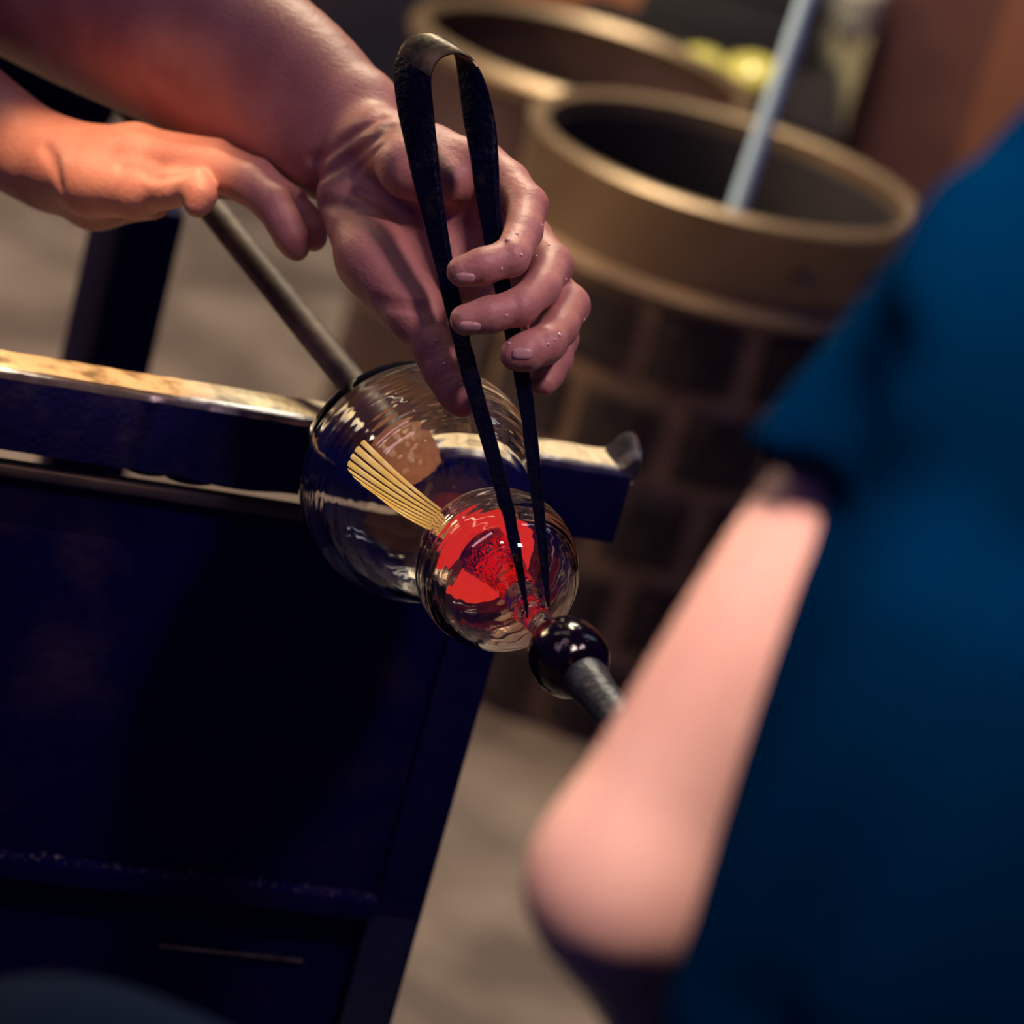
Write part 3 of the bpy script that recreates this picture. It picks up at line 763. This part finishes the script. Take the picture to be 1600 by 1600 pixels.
# drops of water on the wet fingers, pale colour standing in for glints
DROP = mat('water_drop', (0.75, 0.58, 0.56), 0.04, 0.0, coat=1.0, **{'Specular IOR Level': 1.0})
vs_, fs_ = [], []
for (x, y, r) in ((808, 365, .0012), (793, 374, .0014), (784, 420, .0010), (815, 398, .0009), (848, 352, .0009), (858, 382, .0008), (792, 493, .0010), (757, 460, .0007), (782, 459, .0008),
                  (875, 523, .0012), (857, 538, .0008), (913, 500, .0010), (868, 530, .0008), (681, 532, .0008), (694, 568, .0009), (795, 536, .0011), (720, 600, .0008), (742, 474, .0007), (838, 400, .0007), (885, 436, .0007)):
    h = fA.hit(x, y, 1.42, 1.62)
    if h is None: continue
    bm = bmesh.new(); bmesh.ops.create_icosphere(bm, subdivisions=2, radius=1)
    n = fA.normal(h); a, u, v = frame_from(n); b0 = len(vs_)
    bm.verts.ensure_lookup_table()
    for w in bm.verts: vs_.append(h + (a * w.co.z * 0.55 + u * w.co.x + v * w.co.y) * r * 0.8)
    for f in bm.faces: fs_.append([b0 + w.index for w in f.verts])
    bm.free()
wd = mesh('water_drops', vs_, fs_, DROP, gaffer, True); wd['kind'] = 'stuff'

# ================================================================== the helper in the blue shirt, close to the camera
KB = 0.80
def B(px, py, d, r): return J(px, py, d * KB, r)
arm_b = [[B(1470, 640, 1.14, 150), B(1312, 842, 1.15, 150), B(1196, 1016, 1.155, 148), B(1078, 1208, 1.165, 146), B(992, 1352, 1.17, 142), B(980, 1392, 1.17, 134)],
         [B(975, 1385, 1.17, 140), B(1030, 1490, 1.195, 134), B(1130, 1660, 1.23, 118), B(1280, 1900, 1.30, 92), B(1330, 1985, 1.32, 84)]]
hand_b = [[B(1330, 1985, 1.32, 84), B(1390, 2080, 1.34, 86), B(1440, 2160, 1.35, 70)]]
neck_b = [[B(2050, 520, 1.10, 190), B(2120, 200, 1.13, 180)], [B(2150, -60, 1.15, 290), B(2140, -260, 1.15, 300)], [B(2050, 560, 1.12, 170), B(1800, 620, 1.13, 120), B(1560, 660, 1.14, 110)]]
fB = Field(*bounds(arm_b + hand_b, 0.02), 0.003)
for c in arm_b: fB.chain(c, 0.012, 0.016)
for c in hand_b: fB.chain(c, 0.01, 0.012)
for k, (dx, dy) in enumerate(((-40, 70), (-5, 95), (35, 95), (70, 75))):
    fB.chain([B(1420 + dx * 0.6, 2130 + dy * 0.3, 1.345, 34), B(1425 + dx, 2150 + dy, 1.37, 32), B(1430 + dx * 1.1, 2150 + dy + 60, 1.42, 28)], 0.004, 0.004)
fB.chain([B(1360, 2050, 1.32, 45), B(1340, 2120, 1.34, 36), B(1350, 2180, 1.37, 30)], 0.004, 0.008)
fN = Field(*bounds(neck_b, 0.02), 0.007)
for c in neck_b: fN.chain(c, 0.02, 0.03)
fN.chain([B(2080, -120, 1.38, 60), B(2060, -80, 1.42, 34)], 0.005, 0.02)
for ex, ey in ((1838, -20), (2452, 150)): fN.chain([B(ex, ey, 1.15, 42), B(ex - 10, ey + 70, 1.16, 30)], 0.004, 0.006)
helper = empty('person', P(1700, 2300, 0.9) * np.array([1, 1, 0]), 'helper in a dark blue short-sleeved shirt, seen from behind, bare bent elbow', 'person')
quick_mesh('body', [fB.mesh(2), fN.mesh(1)], SKIN_B, helper)
shirt_b = [[B(1855, 420, 1.10, 352), B(1695, 572, 1.10, 342), B(1515, 704, 1.12, 282), B(1330, 838, 1.145, 228), B(1240, 920, 1.15, 222)]]
torso_b = [[B(1800, 760, 1.13, 478), B(1785, 930, 1.12, 514), B(1660, 1320, 1.10, 518), B(1560, 1680, 1.10, 520), B(1520, 1900, 1.10, 520)],
           [B(2300, 760, 1.16, 460), B(2260, 930, 1.15, 470), B(2180, 1320, 1.12, 470), B(2060, 1680, 1.10, 480), B(2000, 1900, 1.10, 480)],
           [B(1855, 420, 1.10, 330), B(2120, 380, 1.13, 260), B(2350, 480, 1.14, 300)]]
fC = Field(*bounds(shirt_b + torso_b, 0.03), 0.0042)
fC.chain(shirt_b[0], 0.02, 0.02)
hemq = (P(1165, 690, 1.145 * KB) + P(1290, 806, 1.145 * KB)) / 2
hn = P(1175, 850, 1.145 * KB) - P(1260, 752, 1.145 * KB); hn /= np.linalg.norm(hn)
fC.halfspace(hemq, hn, fC.lo, fC.lo + fC.n * fC.h)
fC.chain([B(1400, 745, 1.14, 154), B(1290, 872, 1.15, 158), B(1200, 1006, 1.155, 164)], 0.01, 0.002, cut=True)
for c in torso_b: fC.chain(c, 0.03, 0.012)
# soft folds pulled from the armpit down the back
def fold(F, pix, d0, d1, r, k, cut):
    pts = []
    for q in spline(pix, 5 * len(pix)):
        h = F.hit(q[0], q[1], d0, d1)
        if h is not None: pts.append((h + F.normal(h) * (0.25 * r if cut else -0.45 * r), r))
    if len(pts) > 1: F.chain(pts, 0.0, k, cut=cut)
fold(fC, [(1600, 860), (1480, 1120), (1300, 1400), (1180, 1600)], 0.6, 1.2, 0.010, 0.03, True)
fold(fC, [(1420, 1000), (1330, 1200), (1220, 1420), (1130, 1590)], 0.6, 1.2, 0.012, 0.03, False)
fold(fC, [(1590, 1100), (1480, 1330), (1360, 1590)], 0.6, 1.2, 0.012, 0.03, False)
fold(fC, [(1500, 330), (1440, 470), (1400, 600)], 0.6, 1.2, 0.008, 0.025, False)
fold(fC, [(1350, 560), (1300, 650), (1262, 760)], 0.6, 1.2, 0.010, 0.02, True)
quick_mesh('blue_shirt', [fC.mesh(2)], SHIRT, helper)
knee = [[B(1600, 2150, 1.15, 420), B(900, 2150, 1.22, 380), B(70, 1905, 1.20, 342)], [B(70, 1905, 1.20, 342), B(60, 2600, 1.35, 260)], [B(2100, 2150, 1.15, 420), B(1700, 2500, 1.3, 380)]]
fD = Field(*bounds(knee, 0.03), 0.007)
for c in knee: fD.chain(c, 0.03, 0.03)
quick_mesh('trousers', [fD.mesh(1)], DENIM, helper)
hb = P(2150, -190, 1.14 * KB)
fE = Field(hb - 0.14, hb + 0.14, 0.006)
fE.chain([(hb - UZ * 0.020, 0.066), (hb + UZ * 0.012, 0.068)], 0.005, 0.01)
nb = P(2120, 200, 1.13 * KB) - P(2150, -190, 1.14 * KB); nb /= np.linalg.norm(nb)
fE.halfspace(hb + nb * 0.045, nb * 0.9 + _f * 0.45, hb - 0.14, hb + 0.14)
quick_mesh('hair', [fE.mesh(2)], HAIR, helper)

# ================================================================== drums and things behind
def ring_pts(c, r, z, n=72): return [np.array([c[0] + r * math.cos(2 * math.pi * i / n), c[1] + r * math.sin(2 * math.pi * i / n), z]) for i in range(n)]
DC = np.array([0.115, 3.13, 0.0]); DR = 0.203; DZ = 0.565
drum = empty('brick_drum', DC, 'round brick-clad drum with a broad brass rim, nearest to the bench', 'drum')
lathe('rim_band', DC, (0, 0, 1), [(DZ - 0.085, DR - 0.004), (DZ - 0.012, DR), (DZ - 0.004, DR + 0.003), (DZ, DR - 0.002), (DZ + 0.001, DR - 0.010), (DZ - 0.003, DR - 0.017), (DZ - 0.085, DR - 0.019), (DZ - 0.085, DR - 0.004)], BRASS, drum, 96)
lathe('drum_lining', DC, (0, 0, 1), [(0.02, 0.0), (0.02, DR - 0.030), (DZ - 0.085, DR - 0.030), (DZ - 0.02, DR - 0.021), (DZ - 0.02, DR - 0.018), (DZ - 0.09, DR - 0.018), (0.0, DR - 0.020), (0.0, 0.0)], DRUM_IN, drum, 72)
ZB = DZ - 0.100
lathe('ledge_ring', DC, (0, 0, 1), [(ZB, DR - 0.018), (ZB, DR + 0.010), (ZB + 0.006, DR + 0.012), (ZB + 0.013, DR + 0.006), (ZB + 0.015, DR - 0.018), (ZB, DR - 0.018)], MORTAR, drum, 96)
lathe('mortar_core', DC, (0, 0, 1), [(0.0, DR - 0.018), (0.0, DR - 0.003), (ZB, DR - 0.003), (ZB, DR - 0.018), (0.0, DR - 0.018)], MORTAR, drum, 96)
NB, NCOURSE = 12, 5; CHH = ZB / NCOURSE
bmeshes = []
for vv in range(3):
    bm = bmesh.new(); seg = 4; half = math.pi / NB * (0.80 - 0.05 * vv); z0, z1 = 0.012, CHH - 0.012
    ri, ro = DR - 0.012, DR + 0.006 + 0.002 * vv
    vsq = []
    for i in range(seg + 1):
        a = -half + 2 * half * i / seg; ed = 0.003 if i in (0, seg) else 0
        for (r, z) in ((ri, z0), (ro - ed, z0 + 0.002), (ro - ed, z1 - 0.002), (ri, z1)):
            vsq.append(bm.verts.new((r * math.cos(a), r * math.sin(a), z)))
    for i in range(seg):
        for q in range(4): bm.faces.new((vsq[i * 4 + q], vsq[i * 4 + (q + 1) % 4], vsq[i * 4 + 4 + (q + 1) % 4], vsq[i * 4 + 4 + q]))
    bm.faces.new(vsq[:4]); bm.faces.new(vsq[-4:][::-1])
    bmesh.ops.recalc_face_normals(bm, faces=bm.faces)
    me = bpy.data.meshes.new('brick'); bm.to_mesh(me); bm.free(); me.materials.append(BRICK); bmeshes.append(me)
for r in range(NCOURSE):
    for i in range(NB):
        o = bpy.data.objects.new('brick', bmeshes[(i * 2 + r) % 3]); col.objects.link(o)
        o.parent = drum; o.location = (0, 0, ZB - CHH * (r + 1))
        o.rotation_euler = (0, 0, 2 * math.pi * (i + 0.5 * (r % 2) + 0.12) / NB)
# rivets / catch on the band
for an in (-62, -35, -20):
    a = math.radians(an); q = DC + np.array([DR * math.cos(a), DR * math.sin(a), DZ - 0.055])
    lathe('band_bolt', q - np.array([math.cos(a), math.sin(a), 0]) * 0.003, (math.cos(a), math.sin(a), 0), [(0, 0.0), (0, 0.012), (0.007, 0.011), (0.010, 0.006), (0.010, 0)], BRASS, drum, 16)
# second drum
D2 = np.array([-0.06, 3.695, 0.0]); R2_ = 0.200; Z2 = 0.50
drum2 = empty('metal_drum', D2, 'open brown metal drum with rolled rim, behind the brick-clad drum', 'drum')
BROWN = mat('brown_painted_steel', (0.13, 0.075, 0.070), 0.45, 0.4, noise=(5, (0.07, 0.042, 0.045), 0.4, 0.7))
lathe('drum_wall', D2, (0, 0, 1), [(0.0, 0.0), (0.0, R2_), (0.16, R2_), (0.17, R2_ + 0.006), (0.18, R2_), (0.33, R2_), (0.34, R2_ + 0.006), (0.35, R2_), (Z2 - 0.02, R2_), (Z2 - 0.02, R2_ - 0.006), (0.02, R2_ - 0.006), (0.02, 0)], [BROWN], drum2, 72)
lathe('rolled_rim', D2, (0, 0, 1), [(Z2 - 0.024, R2_ - 0.008), (Z2 - 0.024, R2_ + 0.004), (Z2 - 0.010, R2_ + 0.010), (Z2, R2_ + 0.004), (Z2 + 0.002, R2_ - 0.006), (Z2 - 0.006, R2_ - 0.014), (Z2 - 0.024, R2_ - 0.008)], BRASS, drum2, 72)
# leaning steel rod in the near drum
ra = onz(1158, 330, 0.50); rb_ = P(1272, -20, 3.02)
low = ra + (ra - rb_) / np.linalg.norm(rb_ - ra) * 0.25
rod = tube('steel_rod', P(1100, 480, 3.06), P(1320, -180, 3.0), 0.0085, 0.0085, ROD, None, 16, 0, 2)
tag(rod, 'thin polished blue grey steel rod leaning out of the brick-clad drum', 'rod')
# brown furnace cabinet on the right, pale post beside it
cab = empty('furnace_cabinet', (0.55, 4.4, 0), 'tall reddish brown steel cabinet beyond the drums', 'cabinet')
CE = P(1368, 80, 4.40)
RUST = mat('red_brown_enamel', (0.17, 0.070, 0.055), 0.6, 0.1, noise=(3, (0.12, 0.045, 0.045), 0.4, 0.7))
RUST2 = mat('orange_brown_enamel', (0.30, 0.115, 0.065), 0.6, 0.1, noise=(3, (0.22, 0.085, 0.055), 0.4, 0.7))
def cbox(name, o, e, m, par=None, bev=0.004):
    return auto_smooth(from_bm(name, box_bm(o, (e[0], 0, 0), (0, e[1], 0), (0, 0, e[2]), bev), m, par), 35)
cx = CE[0]
cbox('cabinet_body', (cx, 4.40, 0.0), (1.2, 0.6, 1.9), RUST, cab)
for k in range(3):
    cbox('cabinet_door', (cx + 0.155 + 0.34 * k, 4.385, 0.08), (0.325, 0.02, 1.74), RUST2, cab)
pst = tag(cbox('wooden_post', (cx - 0.075, 4.34, 0.0), (0.062, 0.06, P(1330, 55, 4.35)[2]), mat('pale_wood', (0.70, 0.62, 0.36), 0.6, noise=(14, (0.40, 0.33, 0.17), 0.4, 0.7))), 'pale yellowish wooden post beside the brown cabinet', 'post')
q = P(1335, 8, 4.36)
wb = empty('storage_tin', (cx - 0.045, 4.37, P(1330, 55, 4.35)[2]), 'small white tin with a lid on top of the wooden post', 'tin')
zt_ = P(1330, 55, 4.35)[2]
lathe('tin_body', (cx - 0.045, 4.37, zt_), (0, 0, 1), [(0, 0), (0, 0.036), (0.006, 0.038), (0.055, 0.038), (0.055, 0)], mat('white_tin', (0.62, 0.58, 0.48), 0.4, 0.2), wb, 32)
lathe('tin_lid', (cx - 0.045, 4.37, zt_ + 0.05), (0, 0, 1), [(0, 0.0395), (0.016, 0.0395), (0.020, 0.036), (0.021, 0)], mat('tin_lid', (0.68, 0.64, 0.52), 0.35, 0.2), wb, 32)
# dark low table with yellow glass globes and a toolbox
TZ = P(1150, 150, 4.05)[2]; TB = P(1150, 150, 4.05)
tbl = empty('side_table', (TB[0], TB[1], 0), 'low dark steel side table between the drums and cabinet', 'table')
DK = mat('dark_table_steel', (0.022, 0.018, 0.022), 0.5, 0.3)
cbox('table_top', (TB[0] - 0.22, TB[1] - 0.07, TZ - 0.02), (0.36, 0.42, 0.02), DK, tbl)
for dx in (-0.21, 0.11):
    for dy in (-0.06, 0.32):
        cbox('leg', (TB[0] + dx, TB[1] + dy, 0), (0.025, 0.025, TZ - 0.02), DK, tbl)
def bowl(px, py, d, r, label, stretch=1.0):
    c = P(px, py, d); c[2] = TZ
    o = lathe('glass_bowl', c, (0, 0, 1), [(0, 0), (0, r * 0.45), (r * 0.12, r * 0.55), (r * 0.5 * stretch, r * 0.95), (r * 0.8 * stretch, r), (r * 1.15 * stretch, r * 0.8), (r * 1.35 * stretch, r * 0.35), (r * 1.4 * stretch, 0)],
              mat('yellow_green_glass', (0.72, 0.66, 0.16), 0.15, 0.0, coat=0.6), None, 32)
    return tag(o, label, 'glass')
bowl(1174, 138, 4.03, 0.044, 'round pale yellow glass lump nearest the leaning rod on the dark table')
bowl(1096, 108, 4.10, 0.033, 'small yellow green glass lump at the end of the dark table', 0.8)
bowl(1132, 116, 4.12, 0.022, 'smallest yellow green glass lump, between the two larger lumps', 0.8)
tb = P(1160, 40, 4.28)
tool = empty('toolbox', (tb[0], tb[1], TZ), 'dark grey toolbox standing at the back of the low table', 'toolbox')
cbox('box_body', (tb[0] - 0.14, tb[1], TZ), (0.24, 0.11, 0.075), mat('grey_toolbox', (0.045, 0.045, 0.052), 0.45, 0.3), tool)
cbox('box_lid', (tb[0] - 0.145, tb[1] - 0.004, TZ + 0.077), (0.25, 0.118, 0.03), mat('grey_toolbox_lid', (0.06, 0.06, 0.066), 0.45, 0.3), tool)
sweep('handle', [(np.array([tb[0] - 0.07 + 0.02 * k, tb[1] + 0.05, TZ + 0.105 + 0.03 * math.sin(math.pi * k / 5)]), np.array([0, 0.006, 0]), np.array([0, 0, 0.006])) for k in range(6)], circ(8), DK, tool)
# copper-coloured plank behind the second drum
ct = P(940, 15, 4.55)
tray = empty('copper_plank', (ct[0], ct[1], 0), 'orange copper-coloured plank lying behind the brown metal drum', 'plank')
COPPER = mat('copper_plank', (0.42, 0.17, 0.075), 0.5, 0.3, noise=(4, (0.26, 0.10, 0.06), 0.4, 0.7))
cbox('plank_board', (ct[0] - 0.30, ct[1], ct[2] - 0.02), (0.46, 0.14, 0.04), COPPER, tray)
cbox('support_block', (ct[0] - 0.26, ct[1] + 0.02, 0.0), (0.08, 0.10, ct[2] - 0.02), DK, tray)
cbox('support_block', (ct[0] + 0.06, ct[1] + 0.02, 0.0), (0.08, 0.10, ct[2] - 0.02), DK, tray)
